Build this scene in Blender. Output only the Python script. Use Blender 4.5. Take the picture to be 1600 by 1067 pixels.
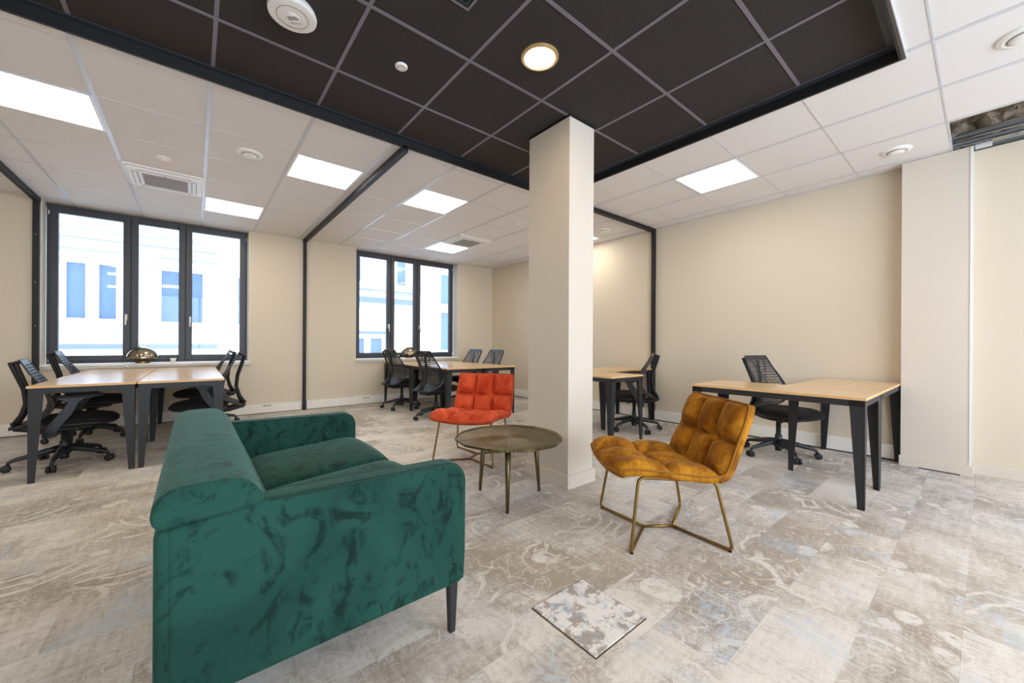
import bpy, bmesh, math, random
from mathutils import Vector, Matrix
random.seed(7)
S = bpy.context.scene
COL = S.collection
for o in list(bpy.data.objects): bpy.data.objects.remove(o)

# ---------------------------------------------------------------- camera
YAW, ROLL, CAMH = 0.686, -0.0057, 1.0741
cd = bpy.data.cameras.new('camera'); cam = bpy.data.objects.new('camera', cd); COL.objects.link(cam)
cd.sensor_width = 36; cd.lens = 605.69/1600*36; cd.shift_y = (537.27-533.5)/1600; cd.clip_start = .05
_F = Vector((math.sin(YAW), math.cos(YAW), 0)); _R = Vector((math.cos(YAW), -math.sin(YAW), 0)); _U = Vector((0, 0, 1))
_R3 = _R*math.cos(ROLL)-_U*math.sin(ROLL); _U3 = _U*math.cos(ROLL)+_R*math.sin(ROLL)
cam.matrix_world = Matrix(((_R3.x, _U3.x, -_F.x, 0), (_R3.y, _U3.y, -_F.y, 0), (_R3.z, _U3.z, -_F.z, CAMH), (0, 0, 0, 1)))
S.camera = cam
# ---------------------------------------------------------------- world, exposure
w = bpy.data.worlds.new('sky'); S.world = w; w.use_nodes = True
bg = w.node_tree.nodes['Background']; bg.inputs[0].default_value = (.74, .85, 1, 1); bg.inputs[1].default_value = 4.5
S.view_settings.view_transform = 'Standard'; S.view_settings.look = 'None'
S.view_settings.gamma = 1; S.view_settings.use_curve_mapping = False
S.view_settings.exposure = 0.80
LED = 7.5           # radiance of the ceiling panels
DOWN = 35.0         # radiance of the round downlight

# ---------------------------------------------------------------- materials
def lin(h):
    h = h.lstrip('#'); c = [int(h[i:i+2], 16)/255 for i in (0, 2, 4)]
    return tuple((x/12.92 if x <= .04045 else ((x+.055)/1.055)**2.4) for x in c)+(1,)
MATS = {}
class NT:
    def __init__(s, name):
        s.m = bpy.data.materials.new(name); s.m.use_nodes = True; s.t = s.m.node_tree; s.b = s.t.nodes['Principled BSDF']; MATS[name] = s.m
    def n(s, kind, props=None, **ins):
        nd = s.t.nodes.new(kind)
        for k, v in (props or {}).items(): setattr(nd, k, v)
        for k, v in ins.items():
            k = int(k[1:]) if k[0] == 'i' and k[1:].isdigit() else k.replace('_', ' ')
            s.set(nd.inputs[k], v)
        return nd
    def set(s, sock, v):
        if isinstance(v, bpy.types.NodeSocket): s.t.links.new(v, sock)
        else: sock.default_value = v
    def math(s, op, a, b=0.5, c=None, clamp=False):
        nd = s.t.nodes.new('ShaderNodeMath'); nd.operation = op; nd.use_clamp = clamp
        s.set(nd.inputs[0], a); s.set(nd.inputs[1], b)
        if c is not None: s.set(nd.inputs[2], c)
        return nd.outputs[0]
    def vmath(s, op, a, b):
        nd = s.t.nodes.new('ShaderNodeVectorMath'); nd.operation = op; s.set(nd.inputs[0], a); s.set(nd.inputs[1], b); return nd.outputs[0]
    def mix(s, f, a, b):
        nd = s.t.nodes.new('ShaderNodeMix'); nd.data_type = 'RGBA'
        s.set(nd.inputs[0], f); s.set(nd.inputs[6], a); s.set(nd.inputs[7], b); return nd.outputs[2]
    def ramp(s, f, lo, hi):
        nd = s.t.nodes.new('ShaderNodeMapRange'); nd.interpolation_type = 'SMOOTHSTEP'
        s.set(nd.inputs[0], f); nd.inputs[1].default_value = lo; nd.inputs[2].default_value = hi; return nd.outputs[0]
    def noise(s, vec, scale, detail=3, rough=.5, dist=0):
        nd = s.n('ShaderNodeTexNoise', Scale=scale, Detail=detail, Roughness=rough, Distortion=dist); s.set(nd.inputs['Vector'], vec); return nd.outputs[0]
    def coord(s, k='Object'): return s.n('ShaderNodeTexCoord').outputs[k]
    def pos(s): return s.n('ShaderNodeNewGeometry').outputs['Position']
    def bump(s, h, strength=.2, dist=.01):
        b = s.n('ShaderNodeBump', Strength=strength, Distance=dist); s.set(b.inputs['Height'], h); s.t.links.new(b.outputs[0], s.b.inputs['Normal'])
    def P(s, **k):
        for a, v in k.items(): s.set(s.b.inputs[a.replace('_', ' ')], v)
        return s.m
def plain(name, hexc, rough=.5, metal=0., var=.06, scale=14, bump=0., **k):
    t = NT(name); c = lin(hexc); d = tuple(x*(1-var) for x in c[:3])+(1,); e = tuple(min(1, x*(1+var)) for x in c[:3])+(1,)
    nz = t.noise(t.coord(), scale, 3)
    t.P(Base_Color=t.mix(nz, d, e), Roughness=rough, Metallic=metal, **k)
    if bump: t.bump(t.noise(t.coord(), scale*12, 2), bump, .002)
    return t.m
plain('wall_paint', '#d6c9b4', .75, var=.015, scale=1.2, bump=.03)
plain('white_paint', '#e9e7e4', .5, var=.015, scale=3)
plain('column_paint', '#d5cabb', .6, var=.015, scale=2)
plain('trunking', '#ebe7df', .4, var=.02)
plain('tile_white', '#e7e3e1', .85, var=.015, scale=4, bump=.1)
plain('grid_white', '#cdccd0', .28, var=.01)
plain('lamp_white', '#eeeef0', .35, var=.01)
plain('grid_grey', '#77717a', .45, var=.03)
plain('black_metal', '#232427', .5, var=.05)
plain('rail_black', '#0d0e10', .55, var=.05)
plain('trim_blue_black', '#2a2f38', .5, var=.05)
plain('bronze_trim', '#5b5650', .45, metal=.4)
plain('window_frame', '#3a3b42', .42, var=.10, scale=20)
plain('chrome', '#d0d0d0', .18, metal=1)
plain('handle_white', '#e8e8ea', .3)
plain('plastic_black', '#17181a', .45, var=.1)
plain('plastic_dark', '#26282c', .4, var=.1)
plain('seat_fabric', '#0d0d0e', .9, var=.2, scale=200, bump=.2)
plain('web_black', '#25282f', .38, var=.1)
plain('brass', '#8d7240', .33, metal=.85, var=.10, scale=30)
plain('pale_gold', '#c7a873', .4, metal=.5, var=.05)
plain('rubber', '#101010', .7)
plain('device_white', '#efece8', .4, var=.02)
plain('device_grey', '#9b958f', .6)
plain('dark_void', '#0b0b0c', .8)
plain('ink', '#2a2a2a', .6)
plain('socket_grey', '#4b4a48', .5)
plain('pot_white', '#efefef', .4)
plain('plant_green', '#3f7a45', .6, var=.3, scale=60)
plain('galvanised', '#8f979c', .35, metal=.7, var=.1)
plain('facade_paint', '#b9c0c8', .8, var=.03, scale=1.5)
plain('facade_ledge', '#8b95a1', .8, var=.05)
plain('facade_dark', '#5f6b7a', .8, var=.08)
plain('facade_frame', '#cfd3d8', .5, var=.02)
plain('room_blue', '#8fa6bd', .8, var=.1, scale=2)
plain('box_grey', '#b8c2cc', .7)
plain('yellow_cloth', '#e9cf3c', .8)
plain('street_paving', '#8d8f92', .9, var=.1)
def emis(name, col, s):
    m = bpy.data.materials.new(name); m.use_nodes = True; t = m.node_tree; t.nodes.clear()
    e = t.nodes.new('ShaderNodeEmission'); e.inputs[0].default_value = col; e.inputs[1].default_value = s
    o = t.nodes.new('ShaderNodeOutputMaterial'); t.links.new(e.outputs[0], o.inputs[0]); MATS[name] = m
emis('led', (1, .93, .80, 1), LED); emis('led_warm', (1, .80, .52, 1), DOWN); emis('tube_light', (1, 1, 1, 1), 3)
def glass(name, tint, ref=.06):
    m = bpy.data.materials.new(name); m.use_nodes = True; t = m.node_tree; t.nodes.clear()
    tr = t.nodes.new('ShaderNodeBsdfTransparent'); tr.inputs[0].default_value = tint
    gl = t.nodes.new('ShaderNodeBsdfGlossy'); gl.inputs['Roughness'].default_value = .02
    lw = t.nodes.new('ShaderNodeFresnel'); lw.inputs[0].default_value = 1.3
    mx = t.nodes.new('ShaderNodeMixShader'); o = t.nodes.new('ShaderNodeOutputMaterial')
    t.links.new(lw.outputs[0], mx.inputs[0]); t.links.new(tr.outputs[0], mx.inputs[1]); t.links.new(gl.outputs[0], mx.inputs[2]); t.links.new(mx.outputs[0], o.inputs[0]); MATS[name] = m
glass('clear_glass', (.97, .99, 1, 1)); glass('smoked_glass', (.80, .74, .66, 1))
m_ = bpy.data.materials.new('painted_sky_glass'); m_.use_nodes = True; tt = m_.node_tree; bs = tt.nodes['Principled BSDF']; bs.inputs['Base Color'].default_value = lin('#667ea6'); bs.inputs['Roughness'].default_value = .15  # blue base colour stands in for sky reflected in the panes
tr_ = tt.nodes.new('ShaderNodeBsdfTransparent'); mx_ = tt.nodes.new('ShaderNodeMixShader'); mx_.inputs[0].default_value = .55
tt.links.new(tr_.outputs[0], mx_.inputs[1]); tt.links.new(bs.outputs[0], mx_.inputs[2]); tt.links.new(mx_.outputs[0], tt.nodes['Material Output'].inputs[0]); MATS['painted_sky_glass'] = m_
m_ = bpy.data.materials.new('shade_mix'); m_.use_nodes = True; tt = m_.node_tree; bs = tt.nodes['Principled BSDF']; bs.inputs['Base Color'].default_value = lin('#c9bda8'); bs.inputs['Roughness'].default_value = .12; bs.inputs['Metallic'].default_value = .9
tr_ = tt.nodes.new('ShaderNodeBsdfTransparent'); tr_.inputs[0].default_value = (.92, .86, .76, 1); mx_ = tt.nodes.new('ShaderNodeMixShader'); mx_.inputs[0].default_value = .55
tt.links.new(tr_.outputs[0], mx_.inputs[1]); tt.links.new(bs.outputs[0], mx_.inputs[2]); tt.links.new(mx_.outputs[0], tt.nodes['Material Output'].inputs[0]); MATS['shade_mix'] = m_
# black mineral tile
t = NT('tile_black'); nz = t.noise(t.coord(), 60, 5, .7)
t.P(Base_Color=t.mix(nz, lin('#241f1d'), lin('#3a3431')), Roughness=.9); t.bump(t.noise(t.coord(), 220, 3), .3, .003)
# oak desk top
t = NT('oak'); v = t.n('ShaderNodeMapping', Scale=(1, 14, 14)); t.t.links.new(t.coord(), v.inputs[0])
g = t.noise(v.outputs[0], 5, 6, .6, .4)
t.P(Base_Color=t.mix(t.ramp(g, .3, .75), lin('#cfa877'), lin('#e3c397')), Roughness=.21, Specular_IOR_Level=.75); t.bump(g, .04, .002)
plain('oak_edge', '#dcb27c', .45, var=.08, scale=40)
# velvets
def velvet(name, dark, mid, light, marks, sc=2.4, tint='#ffffff', sh=.3, lo=.465):
    t = NT(name); p = t.coord('Object')
    a = t.noise(p, sc, 3, .5, .8); b = t.noise(p, sc*3.2, 5, .6, 2.2)
    mp = t.n('ShaderNodeMapping', Scale=(9, 9, 2.2), Rotation=(.5, .7, .3)); t.t.links.new(p, mp.inputs[0])
    c = t.noise(mp.outputs[0], 1.6, 4, .6, 1.0)
    base = t.mix(t.ramp(a, .32, .70), lin(mid), lin(light))
    f = t.math('MULTIPLY', t.ramp(b, lo, lo+.16), t.ramp(c, .40, .56))
    f = t.math('MULTIPLY', f, marks)
    t.P(Base_Color=t.mix(f, base, lin(dark)), Roughness=.85, Sheen_Weight=sh, Sheen_Roughness=.35, Sheen_Tint=lin(tint), Specular_IOR_Level=.2)
    t.bump(t.noise(p, 380, 2), .12, .002); return t.m
velvet('velvet_green', '#08201b', '#153a31', '#1e483d', .9, 2.4, '#a9d8cc', .24)
velvet('velvet_mustard', '#5e3403', '#7e4906', '#b87c1a', .45, 7, '#f0c878', .16, .40)
velvet('velvet_orange', '#a83412', '#b93c1c', '#d95e36', .35, 7, '#ffb090', .16, .40)
plain('velvet_seam_green', '#163b31', .9); plain('velvet_seam_mustard', '#8f5d12', .9); plain('velvet_seam_orange', '#c0472a', .9)
# coffee table hammered brass with radial grooves
t = NT('radial_brass'); p = t.coord('Object'); sp = t.n('ShaderNodeSeparateXYZ'); t.t.links.new(p, sp.inputs[0])
ang = t.math('ARCTAN2', sp.outputs[1], sp.outputs[0]); gr = t.math('SINE', t.math('MULTIPLY', ang, 90.0))
nz = t.noise(p, 5, 4, .6, .5)
t.P(Base_Color=t.mix(t.ramp(nz, .3, .7), lin('#554d38'), lin('#7d7250')), Metallic=.85, Roughness=.36); t.bump(gr, .5, .002)
plain('aged_brass', '#695a3e', .4, metal=.8, var=.12, scale=25)
# rough masonry above the ceiling
t = NT('masonry'); p = t.pos(); a = t.noise(p, 9, 8, .7, 1); b = t.noise(p, 3, 3)
t.P(Base_Color=t.mix(t.ramp(a, .3, .7), lin('#5a4d3c'), t.mix(t.ramp(b, .4, .6), lin('#a8987c'), lin('#d8cdbf'))), Roughness=.95); t.bump(a, .4, .02)
t = NT('brickwork'); br = t.n('ShaderNodeTexBrick', Scale=14.0); t.t.links.new(t.coord('Generated'), br.inputs[0]); br.inputs[1].default_value = lin('#9a7a76'); br.inputs[2].default_value = lin('#8a6a66'); br.inputs[3].default_value = lin('#c8c0bc'); t.P(Base_Color=br.outputs[0], Roughness=.9)
# carpet
t = NT('carpet'); P0 = t.pos(); rnd = t.n('ShaderNodeObjectInfo').outputs['Random']
off = t.vmath('SCALE', (0, 0, 0), (0, 0, 0)); cb = t.n('ShaderNodeCombineXYZ'); t.set(cb.inputs[0], t.math('MULTIPLY', rnd, 57.0)); t.set(cb.inputs[1], t.math('MULTIPLY', rnd, 131.0))
PO = t.vmath('ADD', P0, cb.outputs[0])
big = t.noise(P0, .9, 3, .55, .3)
patch = t.noise(PO, 1.6, 3, .6, .5)
m1 = t.n('ShaderNodeMapping', Scale=(46, 5, 1)); t.t.links.new(P0, m1.inputs[0]); streak = t.noise(m1.outputs[0], 1, 4, .7)
m2 = t.n('ShaderNodeMapping', Scale=(4, 30, 1)); t.t.links.new(P0, m2.inputs[0]); streak2 = t.noise(m2.outputs[0], 1, 4, .7)
fine = t.noise(P0, 130, 2, .6); speck = t.noise(P0, 38, 4, .75)
dw = t.n('ShaderNodeTexNoise', Scale=3.0, Detail=2.0); t.t.links.new(PO, dw.inputs['Vector'])
PD = t.vmath('ADD', PO, t.vmath('MULTIPLY', dw.outputs['Color'], (.16, .16, 0)))
def vor(vec, sc, feat='F1'):
    nd = t.n('ShaderNodeTexVoronoi', dict(feature=feat), Scale=sc); t.set(nd.inputs['Vector'], vec); return nd.outputs['Distance']
v1 = vor(PD, 2.3); ring = t.ramp(t.math('SINE', t.math('MULTIPLY', v1, 38.0)), .45, .9)
sw = t.n('ShaderNodeTexNoise', Scale=5.5, Detail=1.0, Distortion=1.6); t.t.links.new(PO, sw.inputs['Vector'])
curl = t.ramp(t.math('ABSOLUTE', t.math('SUBTRACT', sw.outputs[0], .5)), .022, .006)
v2 = vor(PD, 7.5); petal = t.ramp(v2, .40, .26); pet2 = t.ramp(vor(PD, 15.0), .34, .22)
om = t.ramp(t.noise(PO, 1.5, 2, .5), .50, .56); om2 = t.ramp(t.noise(PO, 1.9, 2, .5, .5), .52, .58); om3 = t.ramp(t.noise(PO, 1.2, 2, .5, .5), .46, .54)
orn = t.math('MAXIMUM', t.math('MULTIPLY', ring, om), t.math('MULTIPLY', petal, om2))
orn = t.math('MAXIMUM', orn, t.math('MULTIPLY', t.math('MULTIPLY', curl, om3), .9))
orn = t.math('MAXIMUM', orn, t.math('MULTIPLY', t.math('MULTIPLY', pet2, om), .6))
orn = t.math('MULTIPLY', orn, t.ramp(speck, .30, .50))
f = t.math('ADD', t.math('MULTIPLY', big, .5), t.math('MULTIPLY', patch, .85))
f = t.math('ADD', f, t.math('MULTIPLY', streak, .34)); f = t.math('ADD', f, t.math('MULTIPLY', streak2, .26)); f = t.math('ADD', f, t.math('MULTIPLY', speck, .34))
f = t.math('ADD', f, t.math('MULTIPLY', rnd, .10))
f = t.ramp(f, 1.02, 1.40)
f = t.math('MAXIMUM', f, t.math('MULTIPLY', orn, .95))
base = t.mix(t.ramp(t.noise(P0, .6, 2), .35, .65), lin('#91857a'), lin('#a1917c'))
c = t.mix(f, base, lin('#d6cec4'))
bl = t.math('MULTIPLY', t.ramp(t.noise(PO, 2.0, 4, .6, .4), .53, .66), t.ramp(speck, .40, .62))
c = t.mix(t.math('MULTIPLY', bl, .75), c, lin('#a9b9c9'))
dots = t.math('MULTIPLY', t.ramp(t.noise(P0, 75, 3, .8), .50, .62), t.ramp(t.noise(PO, 5, 3, .6), .42, .62))
c = t.mix(t.math('MULTIPLY', dots, .55), c, lin('#e2dbd2'))
c = t.mix(t.math('MULTIPLY', fine, .16), c, lin('#8a8279'))
t.P(Base_Color=c, Roughness=.95, Sheen_Weight=.15, Specular_IOR_Level=.15); t.bump(fine, .35, .004)

t = NT('carpet_blue'); P0 = t.pos(); a_ = t.noise(P0, 24, 4, .65, .4); b_ = t.noise(P0, 17, 5, .7, .3); fn = t.noise(P0, 150, 2)
c = t.mix(t.ramp(b_, .42, .52), lin('#9d9288'), lin('#ddd7d0')); c = t.mix(t.math('MULTIPLY', t.ramp(a_, .53, .64), .6), c, lin('#9fb0c6'))
t.P(Base_Color=t.mix(t.math('MULTIPLY', fn, .2), c, lin('#8a8279')), Roughness=.95); t.bump(fn, .35, .004)

# ---------------------------------------------------------------- mesh helpers
class MB:
    def __init__(s): s.v = []; s.f = []
    def add(s, vs, fs):
        n = len(s.v); s.v += [tuple(p) for p in vs]; s.f += [tuple(i+n for i in q) for q in fs]; return s
    def box(s, x0, x1, y0, y1, z0, z1):
        return s.add([(x0,y0,z0),(x1,y0,z0),(x1,y1,z0),(x0,y1,z0),(x0,y0,z1),(x1,y0,z1),(x1,y1,z1),(x0,y1,z1)],
                     [(3,2,1,0),(4,5,6,7),(0,1,5,4),(1,2,6,5),(2,3,7,6),(3,0,4,7)])
    def prism(s, poly, ax, a, b):
        # poly: 2-D points; ax: axis along which it is extruded from a to b
        def q(p, c): return {'x': (c, p[0], p[1]), 'y': (p[0], c, p[1]), 'z': (p[0], p[1], c)}[ax]
        n = len(poly); vs = [q(p, a) for p in poly]+[q(p, b) for p in poly]
        return s.add(vs, [tuple(range(n)), tuple(range(2*n-1, n-1, -1))]+[(i, i+n, (i+1) % n+n, (i+1) % n) for i in range(n)])
    def tube(s, pts, r, n=8, closed=False, cap=True):
        pts = [Vector(p) for p in pts]; m = len(pts); rs = r if isinstance(r, (list, tuple)) else [r]*m
        rings = []; up = None
        for i, p in enumerate(pts):
            if closed: d = pts[(i+1) % m]-pts[i-1]
            else: d = pts[min(i+1, m-1)]-pts[max(i-1, 0)]
            d.normalize()
            if up is None: up = Vector((0, 0, 1)) if abs(d.z) < .9 else Vector((1, 0, 0))
            a = d.cross(up); a.normalize(); up = a.cross(d); up.normalize()
            rings.append([p+(a*math.cos(2*math.pi*k/n)+up*math.sin(2*math.pi*k/n))*rs[i] for k in range(n)])
        vs = [q for r_ in rings for q in r_]; fs = []
        for i in range(m if closed else m-1):
            j = (i+1) % m
            for k in range(n): fs.append((i*n+k, i*n+(k+1) % n, j*n+(k+1) % n, j*n+k))
        if not closed and cap: fs += [tuple(range(n-1, -1, -1)), tuple((m-1)*n+k for k in range(n))]
        return s.add(vs, fs)
    def lathe(s, prof, n=32, c=(0, 0, 0), axis='z'):
        vs = []; fs = []; m = len(prof)
        for r, z in prof:
            for k in range(n):
                a = 2*math.pi*k/n; p = (r*math.cos(a), r*math.sin(a), z)
                if axis == 'x': p = (p[2], p[0], p[1])
                if axis == 'y': p = (p[0], p[2], p[1])
                vs.append((c[0]+p[0], c[1]+p[1], c[2]+p[2]))
        for i in range(m-1):
            for k in range(n): fs.append((i*n+k, i*n+(k+1) % n, (i+1)*n+(k+1) % n, (i+1)*n+k))
        fs += [tuple(range(n-1, -1, -1)), tuple((m-1)*n+k for k in range(n))]
        return s.add(vs, fs)
    def grid(s, fn, nu, nv):
        vs = [fn(i/nu, j/nv) for j in range(nv+1) for i in range(nu+1)]
        return s.add(vs, [(j*(nu+1)+i, j*(nu+1)+i+1, (j+1)*(nu+1)+i+1, (j+1)*(nu+1)+i) for j in range(nv) for i in range(nu)])
    def mesh(s, name, mat, smooth=False):
        me = bpy.data.meshes.new(name); me.from_pydata(s.v, [], s.f); me.validate(); me.update()
        bm = bmesh.new(); bm.from_mesh(me); bmesh.ops.recalc_face_normals(bm, faces=bm.faces); bm.to_mesh(me); bm.free()
        me.materials.append(MATS[mat])
        if smooth:
            for p in me.polygons: p.use_smooth = True
        return me
    def build(s, name, mat, parent=None, smooth=False, bevel=0, seg=2, sub=0, solid=0):
        o = link(name, s.mesh(name, mat, smooth), parent)
        if bevel:
            md = o.modifiers.new('b', 'BEVEL'); md.width = bevel; md.segments = seg; md.limit_method = 'ANGLE'; md.angle_limit = math.radians(35)
        if solid:
            md = o.modifiers.new('s', 'SOLIDIFY'); md.thickness = solid; md.offset = 0
        if sub:
            md = o.modifiers.new('u', 'SUBSURF'); md.levels = sub; md.render_levels = sub
        if bevel and smooth:
            md = o.modifiers.new('w', 'WEIGHTED_NORMAL')
        return o
def link(name, me, parent=None):
    o = bpy.data.objects.new(name, me); COL.objects.link(o)
    if parent is not None: o.parent = parent
    return o
def tag(o, label=None, cat=None, group=None, kind=None):
    for k, v in (('label', label), ('category', cat), ('group', group), ('kind', kind)):
        if v: o[k] = v
    return o
def thing(name, label, cat, loc=(0, 0, 0), rz=0, group=None):
    o = bpy.data.objects.new(name, None); COL.objects.link(o); o.location = loc; o.rotation_euler = (0, 0, rz); o.empty_display_size = .1
    return tag(o, label, cat, group)
def struct(o, label=None): return tag(o, label, None, None, 'structure')
KIDS = {}
def children(o): return [c for c in bpy.data.objects if c.parent == o]
def dup(o, parent=None):
    c = o.copy(); COL.objects.link(c); c.parent = parent
    for ch in children(o): dup(ch, c)
    return c
def B(name, mat, *a, parent=None, bevel=0, **k): return MB().box(*a).build(name, mat, parent, bevel=bevel, **k)
def arc(cx, cy, r, a0, a1, n): return [(cx+r*math.cos(math.radians(a0+(a1-a0)*i/n)), cy+r*math.sin(math.radians(a0+(a1-a0)*i/n))) for i in range(n+1)]
def round_path(pts, r, n=5):
    # polyline with rounded inner corners
    pts = [Vector(p) for p in pts]; out = [pts[0]]
    for i in range(1, len(pts)-1):
        a = (pts[i-1]-pts[i]); b = (pts[i+1]-pts[i]); rr = min(r, a.length*.45, b.length*.45); a.normalize(); b.normalize()
        p0 = pts[i]+a*rr; p2 = pts[i]+b*rr
        for k in range(n+1):
            u = k/n; out.append(p0*(1-u)**2+pts[i]*2*u*(1-u)+p2*u*u)
    return out+[pts[-1]]

# ---------------------------------------------------------------- setting
XW, YW, HW, HB = 5.103, 6.94, 2.729, 2.784
XL, YN = -4.2, -2.8
MOD = .6035
GX = [.07+MOD*k for k in range(-8, 10)]; GY = [3.806+MOD*k for k in range(-12, 7)]
OX0, OX1, OY0, OY1 = -2.5, 3.115, .32, 3.082      # dark ceiling field
HX0, HY1, HY0 = .07+MOD*7, 3.806-MOD*6, 3.806-MOD*8   # missing tiles by the wall
W1, W2 = (-1.385, .625), (2.165, 4.225)

# floor with carpet planks
fl = struct(B('floor', 'carpet', XL-.3, XW+.4, YN-.3, YW+.4, -.12, -.006), 'patterned beige and grey carpet floor')
full = MB().box(-.4998, .4998, -.1248, .1248, 0, .006)
fme = full.mesh('carpet_plank', 'carpet')
npl = 0
for j in range(-6, 28):
    y = .30+.25*j+.125
    for i in range(-6, 4):
        x = 2.0+1.0*i+.5+(0 if j == 0 else ((j*0.37) % 1.0))
        d = x*math.sin(YAW)+y*math.cos(YAW); l = x*math.cos(YAW)-y*math.sin(YAW)
        if x < XL+.5 or y > YW+.05 or d < .15 or abs(l) > d*1.42+.9: continue
        x0, x1 = x-.4995, min(x+.4995, XW); y0, y1 = y-.1245, min(y+.1245, YW)
        if x1-x0 < .05 or y1-y0 < .03: continue
        if x1 < x+.49 or y1 < y+.12:
            me = MB().box(x0-x, x1-x, y0-y, y1-y, 0, .006).mesh('carpet_plank', 'carpet')
        else: me = fme
        o = link('carpet_plank', me, fl); o.location = (x, y, -.006); npl += 1

# walls
def wall(name, boxes, label, mat='wall_paint'):
    m = MB()
    for b in boxes: m.box(*b)
    return struct(m.build(name, mat), label)
ZT = 3.3
wall('wall_window', [(XL, W1[0], YW, YW+.4, 0, ZT), (W1[1], W2[0], YW, YW+.4, 0, ZT), (W2[1], XW+.3, YW, YW+.4, 0, ZT),
                     (W1[0], W1[1], YW, YW+.4, 0, .745), (W2[0], W2[1], YW, YW+.4, 0, .745),
                     (W1[0], W1[1], 7.152, YW+.4, 2.69, ZT), (W2[0], W2[1], 7.152, YW+.4, 2.69, ZT)], 'beige wall with two black-framed window bays')
wall('wall_right', [(XW, XW+.3, YN, YW, 0, 2.80)], 'long beige wall behind the L-shaped desks')
wall('wall_left', [(XL-.3, XL, YN, YW+.4, 0, ZT)], 'beige side wall out of the picture')
BW = (-1.5, 4.9)
wall('wall_back', [(XL, BW[0], YN-.3, YN, 0, ZT), (BW[1], XW+.3, YN-.3, YN, 0, ZT), (BW[0], BW[1], YN-.3, YN, 0, .40), (BW[0], BW[1], YN-.3, YN, 2.65, ZT)], 'beige wall behind the viewer')
# white reveals of the window bays
for nm, (a, b) in (('trim_1', W1), ('trim_2', W2)):
    m = MB().box(a-.004, a+.006, YW+.002, 7.10, .745, HW).box(b-.006, b+.004, YW+.002, 7.10, .745, HW)
    struct(m.build(nm, 'white_paint'), 'white painted window reveal')
# pier with corner bead, column
pier = struct(B('wall_pier', 'column_paint', 4.955, XW, .07, .485, 0, HW-.002), 'shallow plastered pier standing out from the right wall')
B('corner_bead', 'white_paint', 4.951, 4.961, .066, .084, .09, HW-.002, parent=pier)
pb = B('baseboard', 'column_paint', 4.935, 4.956, .058, .495, 0, .09, parent=pier, bevel=.003)
B('vent_slot', 'dark_void', 4.930, 4.9355, .13, .37, .001, .008, parent=pier)
colm = struct(B('column', 'column_paint', 2.150, 2.432, 1.962, 2.412, 0, HB+.01, bevel=.004), 'square plastered column between the lounge chairs')
m = MB(); e = .017
m.box(2.150-e, 2.150, 1.962-e, 2.412+e, 0, .1).box(2.432, 2.432+e, 1.962-e, 2.412+e, 0, .1).box(2.150, 2.432, 1.962-e, 1.962, 0, .1).box(2.150, 2.432, 2.412, 2.412+e, 0, .1)
m.build('baseboard', 'column_paint', colm, bevel=.002)
m = MB(); e = .006
m.box(2.150-e, 2.150, 1.962-e, 2.412+e, HB-.014, HB).box(2.432, 2.432+e, 1.962-e, 2.412+e, HB-.014, HB).box(2.150, 2.432, 1.962-e, 1.962, HB-.014, HB)
m.build('top_bead', 'rail_black', colm)
# cable trunking along the walls
def trunk(name, label, pieces):
    r = thing(name, label, None); struct(r)
    for p in pieces:
        B('trunking_length', 'trunking', *p, parent=r, bevel=.004)
    return r
tw = trunk('baseboard_window', 'white cable trunking along the window wall', [(XL, -1.445, YW-.03, YW, .008, .14), (-1.38, 1.315, YW-.03, YW, .008, .14), (1.42, XW-.03, YW-.03, YW, .008, .14)])
for x in (1.295, 1.40): B('end_cap', 'trunking', x, x+.022, YW-.034, YW, .006, .145, parent=tw, bevel=.002)
tr = trunk('baseboard_right', 'white cable trunking along the right wall', [(XW-.03, XW, .49, 2.985, .012, .145), (XW-.03, XW, 3.05, YW-.03, .012, .145)])
B('painted_gap_shade', 'dark_void', XW-.024, XW, .49, YW-.03, .0, .012, parent=tr)  # dark strip puts the shade under the trunking into colour
B('painted_gap_shade', 'dark_void', XL, XW, YW-.024, YW, .0, .008, parent=tw)  # same painted shade along the window wall
B('baseboard_corner', 'column_paint', XW-.02, XW, YN, .066, 0, .09, bevel=.003); struct(bpy.data.objects['baseboard_corner'], 'low beige baseboard at the picture edge')
def sockets(x, label):
    r = thing('wall_socket', label, 'socket', (x, YW-.03, 0))
    B('cover_plate', 'trunking', -.07, .075, -.006, 0, .045, .135, parent=r)
    for k in range(3):
        s_ = B('outlet', 'socket_grey', -.05+.036*k, -.028+.036*k, -.0075, -.002, .108, .124, parent=r)
    B('data_port', 'socket_grey', -.064, -.060, -.0075, -.002, .102, .128, parent=r)
    B('label_strip', 'device_grey', -.01, .006, -.0075, -.002, .065, .075, parent=r)
sockets(.86, 'row of sockets in the trunking to the left of the middle black post')
sockets(2.35, 'row of sockets in the trunking below the smaller window')

# black partition rails and posts
def rail(name, label, boxes):
    r = thing(name, label, None); struct(r)
    for nm, b in boxes: B(nm, 'rail_black', *b, parent=r, bevel=.003)
    return r
def screws(r, x, y, dx, dy):
    for z in (.75, 1.25, 1.75, 2.3): MB().lathe([(.006, 0), (.006, .004), (.003, .006)], 8, (0, 0, 0), 'y' if dy else 'x').build('screw', 'galvanised', r).location = (x, y, z)
r = rail('trim_3', 'black ceiling rail and wall post left of the large window', [('ceiling_rail', (-1.435, -1.385, OY1, YW, HW-.05, HW)), ('wall_post', (-1.44, -1.39, YW-.045, YW, 0, HW-.05))]); screws(r, -1.415, YW-.052, 0, 1)
r = rail('trim_4', 'black ceiling rail and wall post between the two windows', [('ceiling_rail', (1.335, 1.385, OY1, YW, HW-.05, HW)), ('wall_post', (1.34, 1.385, YW-.045, YW, 0, HW-.05))])
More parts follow.
